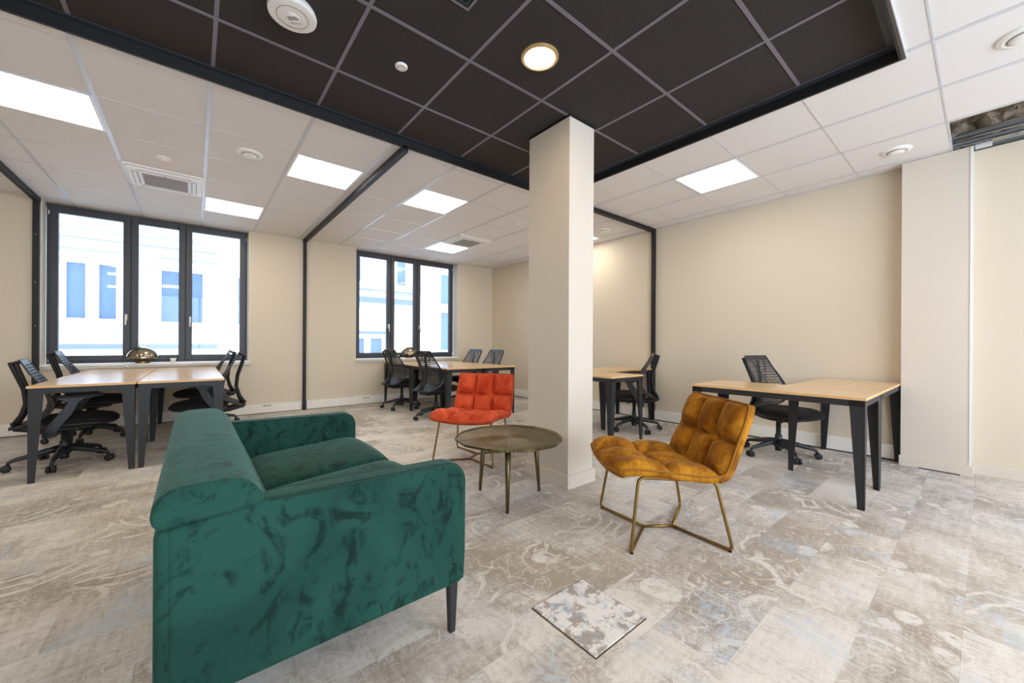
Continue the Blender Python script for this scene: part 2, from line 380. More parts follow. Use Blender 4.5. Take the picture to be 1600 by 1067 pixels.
r = rail('trim_5', 'black ceiling rail and post on the right wall', [('ceiling_rail', (OX1+.02, XW, 2.99, 3.04, HW-.05, HW)), ('wall_post', (XW-.045, XW, 2.99, 3.04, 0, HW-.05))])

# windows
def window(name, label, x0, x1, mull, handles):
    r = thing(name, label, None); struct(r); Y0, Y1 = 7.085, 7.15; z0, z1 = .80, 2.722
    fr = MB(); e = .045
    fr.box(x0, x0+e, Y0, Y1, z0, z1).box(x1-e, x1, Y0, Y1, z0, z1).box(x0+e, x1-e, Y0, Y1, z1-e, z1).box(x0+e, x1-e, Y0, Y1, z0, z0+e)
    for m_ in mull: fr.box(m_-.018, m_+.018, Y0+.006, Y1, z0+e, z1-e)
    fr.build('window_frame', 'window_frame', r)
    xs = [x0+e*.6]+list(mull)+[x1-e*.6]
    for k in range(3):
        a, b = xs[k]+(.004 if k else 0), xs[k+1]-(.004 if k < 2 else 0); sw = .068; q = MB(); za, zb = z0+.03, z1-.03
        q.box(a, a+sw, Y0-.018, Y1-.02, za, zb).box(b-sw, b, Y0-.018, Y1-.02, za, zb).box(a+sw, b-sw, Y0-.018, Y1-.02, zb-sw, zb).box(a+sw, b-sw, Y0-.018, Y1-.02, za, za+sw)
        sh = q.build('sash', 'window_frame', r, bevel=.004)
        B('pane', 'clear_glass', a+sw-.005, b-sw+.005, 7.112, 7.118, za+sw-.005, zb-sw+.005, parent=sh)
        if k < 2:
            hx = handles[k]; hm = MB().box(hx-.012, hx+.012, Y0-.026, Y0-.018, 1.35, 1.43)
            hm.tube(round_path([(hx, Y0-.026, 1.42), (hx, Y0-.062, 1.42), (hx, Y0-.066, 1.29)], .02), .010, 8)
            hm.build('handle', 'handle_white', sh, True)
    for zz in (.86, 2.62):
        for xx in (x0+.02, x1-.02): MB().lathe([(.009, -.035), (.009, .035)], 10, (xx, Y0-.012, zz)).build('hinge', 'chrome', r, True)
    return r
window('window_1', 'large three-part window with dark frames behind the left desks', -1.37, .615, (-.648, -.102), (-.690, -.052))
window('window_2', 'three-part dark-framed window behind the middle desks', 2.175, 4.19, (2.843, 3.374), (2.80, 3.425))
window_3 = struct(B('window_3', 'window_frame', BW[0], BW[1], YN-.2, YN-.15, .40, .45), 'window frame in the wall behind the viewer')
m = MB()
for x in (-1.5, .1, 1.7, 3.3, 4.85): m.box(x, x+.05, YN-.2, YN-.15, .45, 2.6)
m.box(-1.5, 4.9, YN-.2, YN-.15, 2.6, 2.65); m.build('mullion', 'window_frame', window_3)
for k, (a, b, cut) in enumerate(((W1[0], W1[1]+.02, -.665), (W2[0], W2[1]+.02, None))):
    sl = thing('window_sill', 'white window sill under the '+('large left window' if k == 0 else 'smaller middle window'), None); struct(sl)
    for x0, x1 in ([(a, cut-.002), (cut+.002, b)] if cut else [(a, b)]):
        B('sill_board', 'trunking', x0, x1, YW-.045, 7.085, .77, .797, parent=sl, bevel=.004)
        B('apron', 'trunking', x0, x1, YW-.02, YW, .745, .77, parent=sl)

# ceiling
cslab = MB()
def slab(x0, x1, y0, y1, z): cslab.box(x0, x1, y0, y1, z, z+.05)
ZS = HW+.022
slab(XL, OX0, YN, YW+.24, ZS); slab(OX0, OX1+.02, YN, OY0, ZS); slab(OX0, OX1+.02, OY1+.02, YW+.24, ZS); slab(OX1+.02, HX0, YN, YW+.24, ZS)
slab(HX0, XW, HY1, YW+.24, ZS); slab(HX0, XW, YN, HY0, ZS)
ceil = struct(cslab.build('ceiling', 'tile_white'), 'white suspended tile ceiling')
skip = set()
def cell(i, j): skip.add((i, j))       # i, j: index of the cell's lower gridlines in GX, GY
LIGHTS = [(-2, 0, 'square ceiling light panel cut off by the left edge of the picture'), (1, 0, 'lit ceiling panel just left of the middle black ceiling rail'),
          (0, 3, 'lit ceiling panel in front of the large window, beside the cassette unit'), (3, 0, 'lit ceiling panel just right of the middle black ceiling rail'),
          (5, 3, 'lit ceiling panel nearest the smaller window'), (6, -4, 'lit ceiling panel above the desk with the mustard chair'),
          (7, 0, 'lit ceiling panel peeping out behind the right side of the column'), (-5, 0, 'added unseen ceiling light panel far beyond the left edge of the picture'), (3, -9, 'added unseen ceiling light panel behind the viewer on the right'), (-2, -9, 'added unseen ceiling light panel behind the viewer on the left'), (-6, -4, 'added unseen ceiling light panel far left of the viewer')]  # panels out of view on this line are added to brighten the room
iX = lambda k: k+8
iY = lambda k: k+12
for i, j, l in LIGHTS: cell(i, j)
ACS = [(-1, 2), (5, 2)]
for a in ACS: cell(*a)
tile_cache = {}
def put_tile(x0, x1, y0, y1, z, mat, parent, nm='ceiling_tile'):
    key = (round(x1-x0, 3), round(y1-y0, 3), mat)
    if key not in tile_cache:
        a, b = (x1-x0)/2, (y1-y0)/2; tile_cache[key] = MB().box(-a, a, -b, b, 0, .014).mesh(nm, mat)
    o = link(nm, tile_cache[key], parent); o.location = ((x0+x1)/2, (y0+y1)/2, z); return o
for i in range(len(GX)-1):
    for j in range(len(GY)-1):
        ki, kj = i-8, j-12
        if (ki, kj) in skip: continue
        x0, x1, y0, y1 = GX[i]+.010, GX[i+1]-.010, GY[j]+.004, GY[j+1]-.004
        if x1 > XW: x1 = XW
        if x1 < -2.6 or y1 < -1.3 or x1-x0 < .03: continue
        if ki >= 7 and HY0-.01 < y0 < HY1-.05: continue     # missing tiles
        if y0 > YW: continue
        rects = [(x0, x1, y0, y1)]
        if y1 > YW:
            rects = [(x0, x1, y0, YW)] if YW-y0 > .03 else []
            for a, b in (W1, W2):
                p, q = max(x0, a), min(x1, b)
                if q-p > .04: rects.append((p, q, YW+.001, 7.085))
        out = []
        for (a, b, c_, d_) in rects:       # cut by the dark field
            X0, X1, Y0, Y1 = OX0-.02, OX1+.02, OY0-.02, OY1+.02
            if b <= X0 or a >= X1 or d_ <= Y0 or c_ >= Y1: out.append((a, b, c_, d_)); continue
            if a < X0: out.append((a, X0, c_, d_)); a = X0
            if b > X1: out.append((X1, b, c_, d_)); b = X1
            if c_ < Y0: out.append((a, b, c_, Y0)); c_ = Y0
            if d_ > Y1: out.append((a, b, Y1, d_)); d_ = Y1
        for (a, b, c_, d_) in out:
            if b-a > .03 and d_-c_ > .03: put_tile(a, b, c_, d_, HW+.003, 'tile_white', ceil)
def bars_y(x, w_, z0, z1, spans, mat, parent):
    for y0, y1 in spans: B('grid_bar', mat, x-w_/2, x+w_/2, y0, y1, z0, z1, parent=parent)
for i, x in enumerate(GX):
    if x < -2.6 or x > XW: continue
    top = 7.085 if (W1[0] < x < W1[1] or W2[0] < x < W2[1]) else YW
    spans = [(-1.5, OY0-.02), (OY1+.02, top)] if OX0 < x < OX1+.03 else ([(-1.5, HY0), (HY1, top)] if x > HX0+.1 else [(-1.5, top)])
    bars_y(x, .026, HW-.001, HW+.012, spans, 'grid_white', ceil)
for j, y in enumerate(GY):
    if y < -1.4 or y > YW: continue
    segs = [(-2.6, OX0-.02), (OX1+.02, XW)] if OY0 < y < OY1 else [(-2.6, XW)]
    segs = [(a, HX0 if (HY0 < y < HY1-.05 and b == XW) else b) for a, b in segs]
    for a, b in segs: B('grid_bar', 'grid_white', a, b, y-.005, y+.005, HW+.001, HW+.012, parent=ceil)
B('wall_angle', 'grid_white', XW-.02, XW, .49, YW, HW-.001, HW+.003, parent=ceil)
# rough void above the missing tiles
vd = struct(MB().box(XW+.0, XW+.3, HY0-.3, HY1+.3, 2.80, 3.3).box(HX0-.3, XW+.3, HY0-.3, HY1+.3, 3.3, 3.35).box(HX0-.3, XW, HY1+.28, HY1+.3, 2.80, 3.3).box(HX0-.3, HX0-.28, HY0-.3, HY1+.3, 2.80, 3.3).build('ceiling_void', 'masonry'), 'rough masonry exposed where ceiling tiles are missing')
rr = random.Random(3)
for k in range(7):
    x = XW-.03-rr.random()*.05; y = HY1-.06-k*.14; s_ = .07+rr.random()*.03
    m = MB(); m.grid(lambda u, v_: (x+.03*math.cos(u*6.28)*math.sin(v_*3.14)*1.4, y+s_*math.sin(u*6.28)*math.sin(v_*3.14), 2.88+.1*math.cos(v_*3.14)+.02*math.sin(u*17+k)), 8, 5)
    m.v = [(p[0]+rr.uniform(-.012, .012), p[1]+rr.uniform(-.012, .012), p[2]+rr.uniform(-.012, .012)) for p in m.v]; m.build('broken_stone', 'masonry', vd)
MB().tube([(XW-.12, HY1-.02, 2.83), (XW-.10, HY1-.30, 2.845), (XW-.14, HY1-.62, 2.84), (XW-.10, HY0, 2.85)], [.03, .035, .028, .03], 8).build('insulation_roll', 'device_grey', vd, True)
for nm, x, z, w_ in (('metal_channel', XW-.21, HW+.002, .03), ('metal_channel', XW-.235, HW+.05, .03), ('metal_channel', XW-.018, HW-.004, .018)):
    MB().box(x, x+w_, HY0, HY1, z, z+.006).box(x, x+.004, HY0, HY1, z, z+.03).build(nm, 'galvanised', vd)
B('channel_clip', 'grid_white', XW-.10, XW-.03, -.03, .06, HW-.002, HW+.02, parent=vd)

# dark ceiling field
dk = struct(B('ceiling_dark', 'tile_black', OX0-.02, OX1+.02, OY0-.02, OY1+.02, HB+.02, HB+.06), 'recessed field of black ceiling tiles')
BXs = [1.28+.6*k for k in range(-7, 4)]; BYs = [1.9845+.6*k for k in range(-3, 3)]
def clampi(v, a, b): return max(a, min(b, v))
for i in range(len(BXs)-1):
    for j in range(len(BYs)-1):
        x0, x1 = max(BXs[i]+.006, OX0), min(BXs[i+1]-.006, OX1-.02); y0, y1 = max(BYs[j]+.006, OY0), min(BYs[j+1]-.006, OY1-.02)
        if x1-x0 < .04 or y1-y0 < .04: continue
        put_tile(x0, x1, y0, y1, HB+.003, 'tile_black', dk)
for x in BXs:
    if OX0 < x < OX1: B('grid_bar', 'grid_grey', x-.010, x+.010, OY0, OY1, HB, HB+.01, parent=dk)
for y in BYs:
    if OY0 < y < OY1: B('grid_bar', 'grid_grey', OX0, OX1, y-.010, y+.010, HB-.0005, HB+.01, parent=dk)
fz = thing('trim_6', 'black drop frame around the dark ceiling field', None); struct(fz)
def fr4(nm, mat, o, i_, z0, z1):      # ring between outset o and inset i_
    a, b, c_, d_ = OX0-o, OX1+o, OY0-o, OY1+o; A, B_, C_, D_ = OX0+i_, OX1-i_, OY0+i_, OY1-i_
    for q in ((a, b, D_, d_, z0, z1), (a, b, c_, C_, z0, z1), (B_, b, C_, D_, z0, z1), (a, A, C_, D_, z0, z1)): B(nm, mat, *q, parent=fz)
fr4('drop_face', 'rail_black', .012, 0, HW-.016, HB+.02)
fr4('shadow_angle', 'trim_blue_black', 0, .042, HB-.006, HB+.001)
fr4('lip', 'bronze_trim', .026, -.012, HW-.012, HW+.004)
fr4('lip_edge', 'grid_white', .030, -.026, HW-.008, HW+.004)

# ---------------------------------------------------------------- ceiling fittings
for i, j, l in LIGHTS:
    x0, y0 = .07+MOD*i, 3.806+MOD*j; cx, cy = x0+MOD/2, y0+MOD/2
    r = thing('ceiling_light', l, 'ceiling light', (cx, cy, HW), 0, 'square ceiling light panels')
    h = MOD/2-.011; m = MB(); e = .018
    m.box(-h, h, -h, -h+e, -.002, .018).box(-h, h, h-e, h, -.002, .018).box(-h, -h+e, -h+e, h-e, -.002, .018).box(h-e, h, -h+e, h-e, -.002, .018).build('frame', 'lamp_white', r)
    B('diffuser', 'led', -h+e, h-e, -h+e, h-e, .002, .008, parent=r)
def cassette(i, j, label):
    r = thing('ceiling_cassette', label, 'air conditioner', (.07+MOD*(i+.5), 3.806+MOD*(j+.5), HW), 0, 'ceiling air conditioning cassettes')
    B('housing', 'device_white', -.30, .30, -.30, .30, -.014, .012, parent=r, bevel=.006)
    pn = B('fascia', 'device_white', -.275, .275, -.275, .275, -.032, -.014, parent=r, bevel=.012, seg=3)
    B('grille', 'device_grey', -.17, .17, -.17, .17, -.036, -.0315, parent=pn, bevel=.003)
    for k in range(9): B('grille_slat', 'device_grey', -.16, .16, -.155+.0375*k, -.147+.0375*k, -.0385, -.036, parent=pn)
    for a in range(4):
        c_, s_ = round(math.cos(a*math.pi/2)), round(math.sin(a*math.pi/2)); m = MB()
        prof = [(-.19, -.235), (.19, -.235), (.175, -.205), (-.175, -.205)]
        m.prism([(x*c_-y*s_, x*s_+y*c_) for x, y in prof], 'z', -.0355, -.0315); lv = m.build('louvre', 'device_white', pn)
        m = MB(); prof = [(-.198, -.240), (.198, -.240), (.182, -.199), (-.182, -.199)]
        m.prism([(x*c_-y*s_, x*s_+y*c_) for x, y in prof], 'z', -.0330, -.0314); m.build('louvre_gap', 'socket_grey', pn)
    MB().lathe([(.006, -.037), (.006, -.031)], 10, (.0, -.185, 0)).build('sensor_eye', 'socket_grey', pn)
cassette(-1, 2, 'white air-conditioning cassette in front of the large left window')
cassette(5, 2, 'white air-conditioning cassette beside the far light panel near the smaller window')
def disc(name, label, cat, x, y, prof, mat, z=HW, group=None, extra=None):
    r = thing(name, label, cat, (x, y, z), 0, group)
    MB().lathe(prof, 32).build('rim', mat, r, True, bevel=.001)
    if extra: extra(r)
    return r
def valve(r):
    MB().lathe([(.058, -.018), (.062, -.008), (.062, .0)], 32).build('valve_gap', 'device_grey', r, True)
    MB().lathe([(.0, -.028), (.035, -.027), (.052, -.022), (.055, -.016), (.055, -.004)], 32).build('valve_disc', 'device_white', r, True)
VP = [(.060, .002), (.060, -.012), (.075, -.016), (.096, -.008), (.100, .002)]
for x, y, l in ((.366, 4.10, 'round white air valve left of the lit panel by the middle rail'), (4.598, .487, 'round white air valve in the ceiling next to the pier'),
                (4.586, 3.52, 'round white air valve in the ceiling right behind the column'), (3.401, -.124, 'round white air valve at the top right picture edge')):
    disc('air_valve', l, 'vent', x, y, VP, 'device_white', HW+.002, 'round ceiling air valves', valve)
def smoke(r): MB().lathe([(.0, -.022), (.02, -.021), (.026, -.014), (.028, -.010)], 24).build('sensor_head', 'device_white', r, True)
SP = [(.05, .002), (.05, -.008), (.03, -.013), (.0, -.013)]
disc('ceiling_detector', 'small white detector in the tile before the left cassette unit', 'detector', -.227, 4.697, SP, 'device_white', HW+.002, 'small ceiling detectors', smoke)
disc('ceiling_detector', 'small white detector in the ceiling just left of the column', 'detector', 3.437, 4.102, SP, 'device_white', HW+.002, 'small ceiling detectors', smoke)
def mesh_dots(r):
    for a in range(12): MB().lathe([(.0025, -.0135), (.0025, -.011)], 6, (.022*math.cos(a*.5236), .022*math.sin(a*.5236), 0)).build('perforation', 'socket_grey', r)
disc('ceiling_speaker', 'small round white speaker in the dark ceiling', 'speaker', .981, 2.294, [(.038, .002), (.038, -.004), (.033, -.010), (.02, -.012), (0, -.0125)], 'device_white', HB+.002, None, mesh_dots)
def ap(r):
    MB().tube([(.072*math.cos(k*math.pi/24), .072*math.sin(k*math.pi/24), -.0505) for k in range(48)], .0012, 5, closed=True).build('ring_line', 'socket_grey', r)
    MB().lathe([(.0, -.053), (.030, -.0525), (.034, -.050)], 32).build('centre_disc', 'device_white', r, True)
    for k in range(3): B('status_mark', 'ink', -.022+.018*k, -.012+.018*k, .036, .039, -.0515, -.050, parent=r)
    rr = random.Random(5)
    for row in range(2):
        x = -.022
        for k in range(6):
            w_ = .004+rr.random()*.003; B('print_mark', 'ink', x, x+w_, .004-.012*row, .010-.012*row, -.0537, -.0525, parent=r); x += w_+.0022
d = disc('access_point', 'large round white network device on the dark ceiling', 'router', .38, 2.25, [(.095, .002), (.105, -.012), (.112, -.030), (.110, -.044), (.100, -.050), (.0, -.051)], 'device_white', HB+.002, None, ap)
d.rotation_euler.z = -.6
def lens(r):
    MB().lathe([(.0, -.010), (.090, -.008), (.0905, -.002)], 40).build('lens', 'led_warm', r, True)
disc('downlight', 'lit round downlight in the dark ceiling above the column', 'ceiling light', 1.587, 1.692, [(.091, .002), (.091, -.010), (.098, -.013), (.112, -.006), (.113, .002)], 'pale_gold', HB+.002, None, lens)
for x_, y_, l_ in ((-.213, 1.692, 'added unseen round downlight in the dark ceiling left of the picture top'), (-1.413, 1.692, 'added unseen round downlight in the dark ceiling far left of the viewer'), (1.587, .70, 'added unseen round downlight in the dark ceiling above the viewer')):  # unseen downlights, added to lift the dim foreground floor
    disc('downlight', l_, 'ceiling light', x_, y_, [(.091, .002), (.091, -.010), (.098, -.013), (.112, -.006), (.113, .002)], 'pale_gold', HB+.002, None, lens)
r = thing('ceiling_diffuser', 'square black air diffuser at the top edge of the dark ceiling', 'vent', (.98, 1.59, HB))
for k, s_ in enumerate((.10, .075, .05)):
    m = MB(); e = .012; z0 = -.004-.003*k
    m.box(-s_, s_, -s_, -s_+e, z0, .004).box(-s_, s_, s_-e, s_, z0, .004).box(-s_, -s_+e, -s_+e, s_-e, z0, .004).box(s_-e, s_, -s_+e, s_-e, z0, .004).build('ring', 'grid_grey' if k == 0 else 'trim_blue_black', r)
B('core', 'dark_void', -.095, .095, -.095, .095, .0, .003, parent=r)

# ---------------------------------------------------------------- street front outside
YF = 12.0
fa = thing('street_facade', 'pale painted building front across the street', 'building', (0, YF, -3.5)); Z0 = -3.5
def fy(xp, yp):   # pixel of the photograph -> point on the facade plane
    d_ = _F+_R3*((xp-800)/605.69)+_U3*((537.27-yp)/605.69); k = YF/d_.y; return d_.x*k, CAMH+d_.z*k
FW = [  # windows of the facade: x0, x1, z0, z1, mullions, contents
    (fy(80, 500)[0]-.55, fy(189, 500)[0], fy(190, 505)[1], fy(160, 406)[1], (fy(89, 500)[0], fy(142, 500)[0]), 'a'),
    (fy(243, 500)[0], fy(324, 500)[0], fy(280, 509)[1], fy(280, 418)[1], (fy(289, 500)[0],), 'b'),
    (fy(366, 500)[0], fy(366, 500)[0]+1.25, fy(280, 509)[1], fy(280, 418)[1], (fy(366, 500)[0]+.62,), ''),
    (fy(552, 540)[0], fy(603, 540)[0], fy(580, 556)[1], fy(590, 524)[1], (fy(576, 540)[0],), ''),
    (fy(552, 440)[0], fy(570, 440)[0], fy(565, 449)[1], fy(565, 449)[1]+1.5, (), ''),
    (fy(619, 440)[0], fy(640, 440)[0], fy(630, 456)[1], fy(630, 456)[1]+1.5, (), ''),
    (fy(688, 460)[0], fy(688, 460)[0]+1.1, fy(690, 478)[1], fy(690, 478)[1]+1.2, (), ''),
    (fy(688, 530)[0], fy(688, 530)[0]+1.1, fy(690, 551)[1], fy(690, 551)[1]+1.5, (), '')]
# wall built round the openings: column strips
xs = sorted(set([-9, 13]+[a for w_ in FW for a in (w_[0], w_[1])]))
m = MB()
for a, b in zip(xs, xs[1:]):
    mid = (a+b)/2; zz = -3.5
    for w_ in sorted([w_ for w_ in FW if w_[0] < mid < w_[1]], key=lambda q: q[2]):
        m.box(a, b, 0, .35, zz-Z0, w_[2]-Z0); zz = w_[3]
    m.box(a, b, 0, .35, zz-Z0, 5.6-Z0)
m.build('wall', 'facade_paint', fa)
for (x0, x1, z0, z1, mu, kind) in FW:
    fr = MB(); e = .09; A, B_ = z0-Z0, z1-Z0
    fr.box(x0, x0+e, .12, .2, A, B_).box(x1-e, x1, .12, .2, A, B_).box(x0+e, x1-e, .12, .2, B_-e, B_).box(x0+e, x1-e, .12, .2, A, A+e)
    for q in mu: fr.box(q-.1, q+.1, .115, .21, A+e-.01, B_-e+.01)
    wn = fr.build('window', 'facade_frame', fa)
    B('pane', 'painted_sky_glass', x0+.05, x1-.05, .155, .165, A+.05, B_-.05, parent=wn)
    B('surround', 'facade_frame', x0-.12, x1+.12, -.02, 0, B_, B_+.12, parent=wn)
    B('sill', 'facade_ledge', x0-.2, x1+.2, -.10, .12, A-.11, A, parent=wn)
    MB().box(x0-.1, x1+.1, 1.3, 1.35, A-.3, B_+.3).box(x0-.1, x1+.1, .36, 1.35, A-.3, A-.25).box(x0-.1, x1+.1, .36, 1.35, B_+.25, B_+.3).box(x0-.1, x0-.05, .36, 1.35, A-.3, B_+.3).box(x1+.05, x1+.1, .36, 1.35, A-.3, B_+.3).build('room', 'room_blue', wn)
    if kind == 'a':
        for zz in (fy(175, 424)[1], fy(175, 445)[1]): B('tube_lamp', 'tube_light', fy(160, 440)[0], fy(205, 440)[0], .6, .66, zz-Z0, zz-Z0+.05, parent=wn)
        B('brick_pier', 'brickwork', fy(171, 480)[0], fy(190, 480)[0], .5, .8, A-.2, fy(180, 461)[1]-Z0, parent=wn)
    if kind == 'b':
        B('tube_lamp', 'tube_light', fy(252, 440)[0], fy(282, 440)[0], .6, .66, fy(265, 445)[1]-Z0, fy(265, 445)[1]-Z0+.06, parent=wn)
        for px, pz, ww, hh in ((250, 476, .12, .14), (263, 470, .14, .16), (272, 480, .16, .2), (255, 492, .3, .16)):
            x_, z_ = fy(px, pz); B('carton', 'box_grey', x_, x_+ww*1.6, .5, .7, z_-Z0-hh, z_-Z0+hh*.4, parent=wn)
        B('yellow_blind', 'yellow_cloth', x0+.08, x1-.08, .4, .5, A+.02, A+.16, parent=wn)
L_ = lambda nm, xa, xb, p, h, d, mt: B(nm, mt, fy(*xa)[0] if xa else -9, fy(*xb)[0] if xb else 13, -d, .0, p-Z0, p-Z0+h, parent=fa)
xe = 340, 500; xs2 = 545, 450
L_('ledge', None, xe, fy(150, 545)[1], .10, .10, 'facade_dark'); L_('string_course', None, xe, fy(150, 392)[1], .16, .08, 'facade_ledge')
L_('string_course', None, xe, fy(150, 386)[1]+.16, .05, .05, 'facade_ledge'); L_('string_course', None, xe, fy(150, 360)[1], .05, .05, 'facade_ledge')
L_('string_course', xs2, (654, 460), fy(600, 455)[1], .22, .20, 'facade_ledge'); L_('string_course', xs2, (654, 460), fy(600, 474)[1], .16, .06, 'facade_dark')
L_('string_course', xs2, (654, 460), fy(600, 478)[1]-.05, .06, .04, 'facade_ledge'); L_('ledge', xs2, (603, 540), fy(580, 522)[1], .09, .05, 'facade_dark')
for px in (654, 672):
    B('pilaster', 'facade_frame', fy(px, 480)[0], fy(px, 480)[0]+.22, -.05, 0, 0, 9, parent=fa)
st = struct(B('street_ground', 'street_paving', -9, 13, 7.6, 12.3, -3.6, -3.5), 'grey street surface far below the windows')

# ---------------------------------------------------------------- desks
TH = .735
def make_desk():
    r = thing('desk', 'x', 'desk'); L, W_ = 1.15, .592       # long side along local x
    B('tabletop', 'oak', -L/2, L/2, -W_/2, W_/2, TH-.018, TH, parent=r, bevel=.002)
    m = MB(); e = .0015; z0, z1 = TH-.0185, TH-.002
    m.box(-L/2-e, L/2+e, -W_/2-e, -W_/2, z0, z1).box(-L/2-e, L/2+e, W_/2, W_/2+e, z0, z1).box(-L/2-e, -L/2, -W_/2, W_/2, z0, z1).box(L/2, L/2+e, -W_/2, W_/2, z0, z1).build('edge_band', 'oak_edge', r)
    a, b = L/2-.006, W_/2-.006; zt, zb = TH-.019, TH-.062; tk = .004
    for q in ((-a, a, -b, -b+tk), (-a, a, b-tk, b), (-a, -a+tk, -b, b), (a-tk, a, -b, b)): B('beam', 'black_metal', *q, zb, zt, parent=r)
    for sx in (-1, 1):
        for sy in (-1, 1):
            m = MB(); wt, wb = .082, .036
            def q(u, v_): return (sx*(a-u), sy*(b-v_))
            # plate in the long face and plate in the short face
            pl = [(0, zt), (0, 0), (wb, 0), (wt, zt)]
            m.add([q(u, 0)+(z_,) for u, z_ in pl]+[q(u, tk)+(z_,) for u, z_ in pl], [(0,1,2,3),(7,6,5,4),(0,4,5,1),(1,5,6,2),(2,6,7,3),(3,7,4,0)])
            m.add([q(0, u)+(z_,) for u, z_ in pl]+[q(tk, u)+(z_,) for u, z_ in pl], [(0,1,2,3),(7,6,5,4),(0,4,5,1),(1,5,6,2),(2,6,7,3),(3,7,4,0)])
            m.build('leg', 'black_metal', r)
    return r
desk0 = make_desk(); used = [0]
def place_desk(x0, x1, y0, y1, label, group):
    r = desk0 if not used[0] else dup(desk0); used[0] = 1
    r.location = ((x0+x1)/2, (y0+y1)/2, 0); r.rotation_euler.z = 0 if x1-x0 > y1-y0 else math.pi/2
    sx = (max(x1-x0, y1-y0)-.003)/1.15; r.scale = (sx, 1, 1); r['label'] = label; r['group'] = group; return r
g1, g2, g3, g4 = 'desks below the large window', 'desks below the smaller window', 'corner desks behind the column', 'corner desks by the right wall'
place_desk(-.978, -.382, 4.55, 5.71, 'front left oak desk of the block below the large window', g1); place_desk(-.376, .220, 4.55, 5.71, 'front right oak desk of the block below the large window, nearest the sofa', g1)
place_desk(-.978, -.382, 5.712, 6.872, 'rear left oak desk against the large window sill', g1); place_desk(-.376, .220, 5.712, 6.872, 'rear right oak desk against the large window sill', g1)
place_desk(2.65, 3.246, 4.62, 5.78, 'front left oak desk of the middle block, behind the orange chair', g2); place_desk(3.252, 3.848, 4.62, 5.78, 'front right oak desk of the middle block, nearest the column', g2)
place_desk(2.65, 3.246, 5.782, 6.89, 'rear left oak desk under the smaller window', g2); place_desk(3.252, 3.848, 5.782, 6.89, 'rear right oak desk under the smaller window', g2)
place_desk(3.355, 3.951, 2.46, 3.61, 'oak desk partly hidden behind the right side of the column', g3); place_desk(3.955, 5.065, 3.02, 3.612, 'oak desk reaching to the right wall behind the column', g3)
dR = place_desk(3.362, 3.958, .487, 1.63, 'oak desk with a small white mark, right behind the mustard chair', g4); place_desk(3.962, 5.062, .49, 1.082, 'oak desk against the right wall beside the pier', g4)
fc = bpy.data.curves.new('maker_mark', 'FONT'); fc.body = 'NR'; fc.size = .03; fc.extrude = .0004
fo = bpy.data.objects.new('maker_mark_curve', fc); COL.objects.link(fo); bpy.context.view_layer.update()
tm = bpy.data.meshes.new_from_object(fo.evaluated_get(bpy.context.evaluated_depsgraph_get())); bpy.data.objects.remove(fo); tm.materials.clear(); tm.materials.append(MATS['device_white'])
tx = bpy.data.objects.new('maker_mark', tm); COL.objects.link(tx); tx.parent = dR
tx.matrix_world = Matrix.Translation((3.3665, .66, .682)) @ Matrix(((0, 0, -1, 0), (-1, 0, 0, 0), (0, 1, 0, 0), (0, 0, 0, 1)))
tx.matrix_parent_inverse = Matrix.Identity(4)
bpy.context.view_layer.update()
tx.matrix_parent_inverse = dR.matrix_world.inverted()

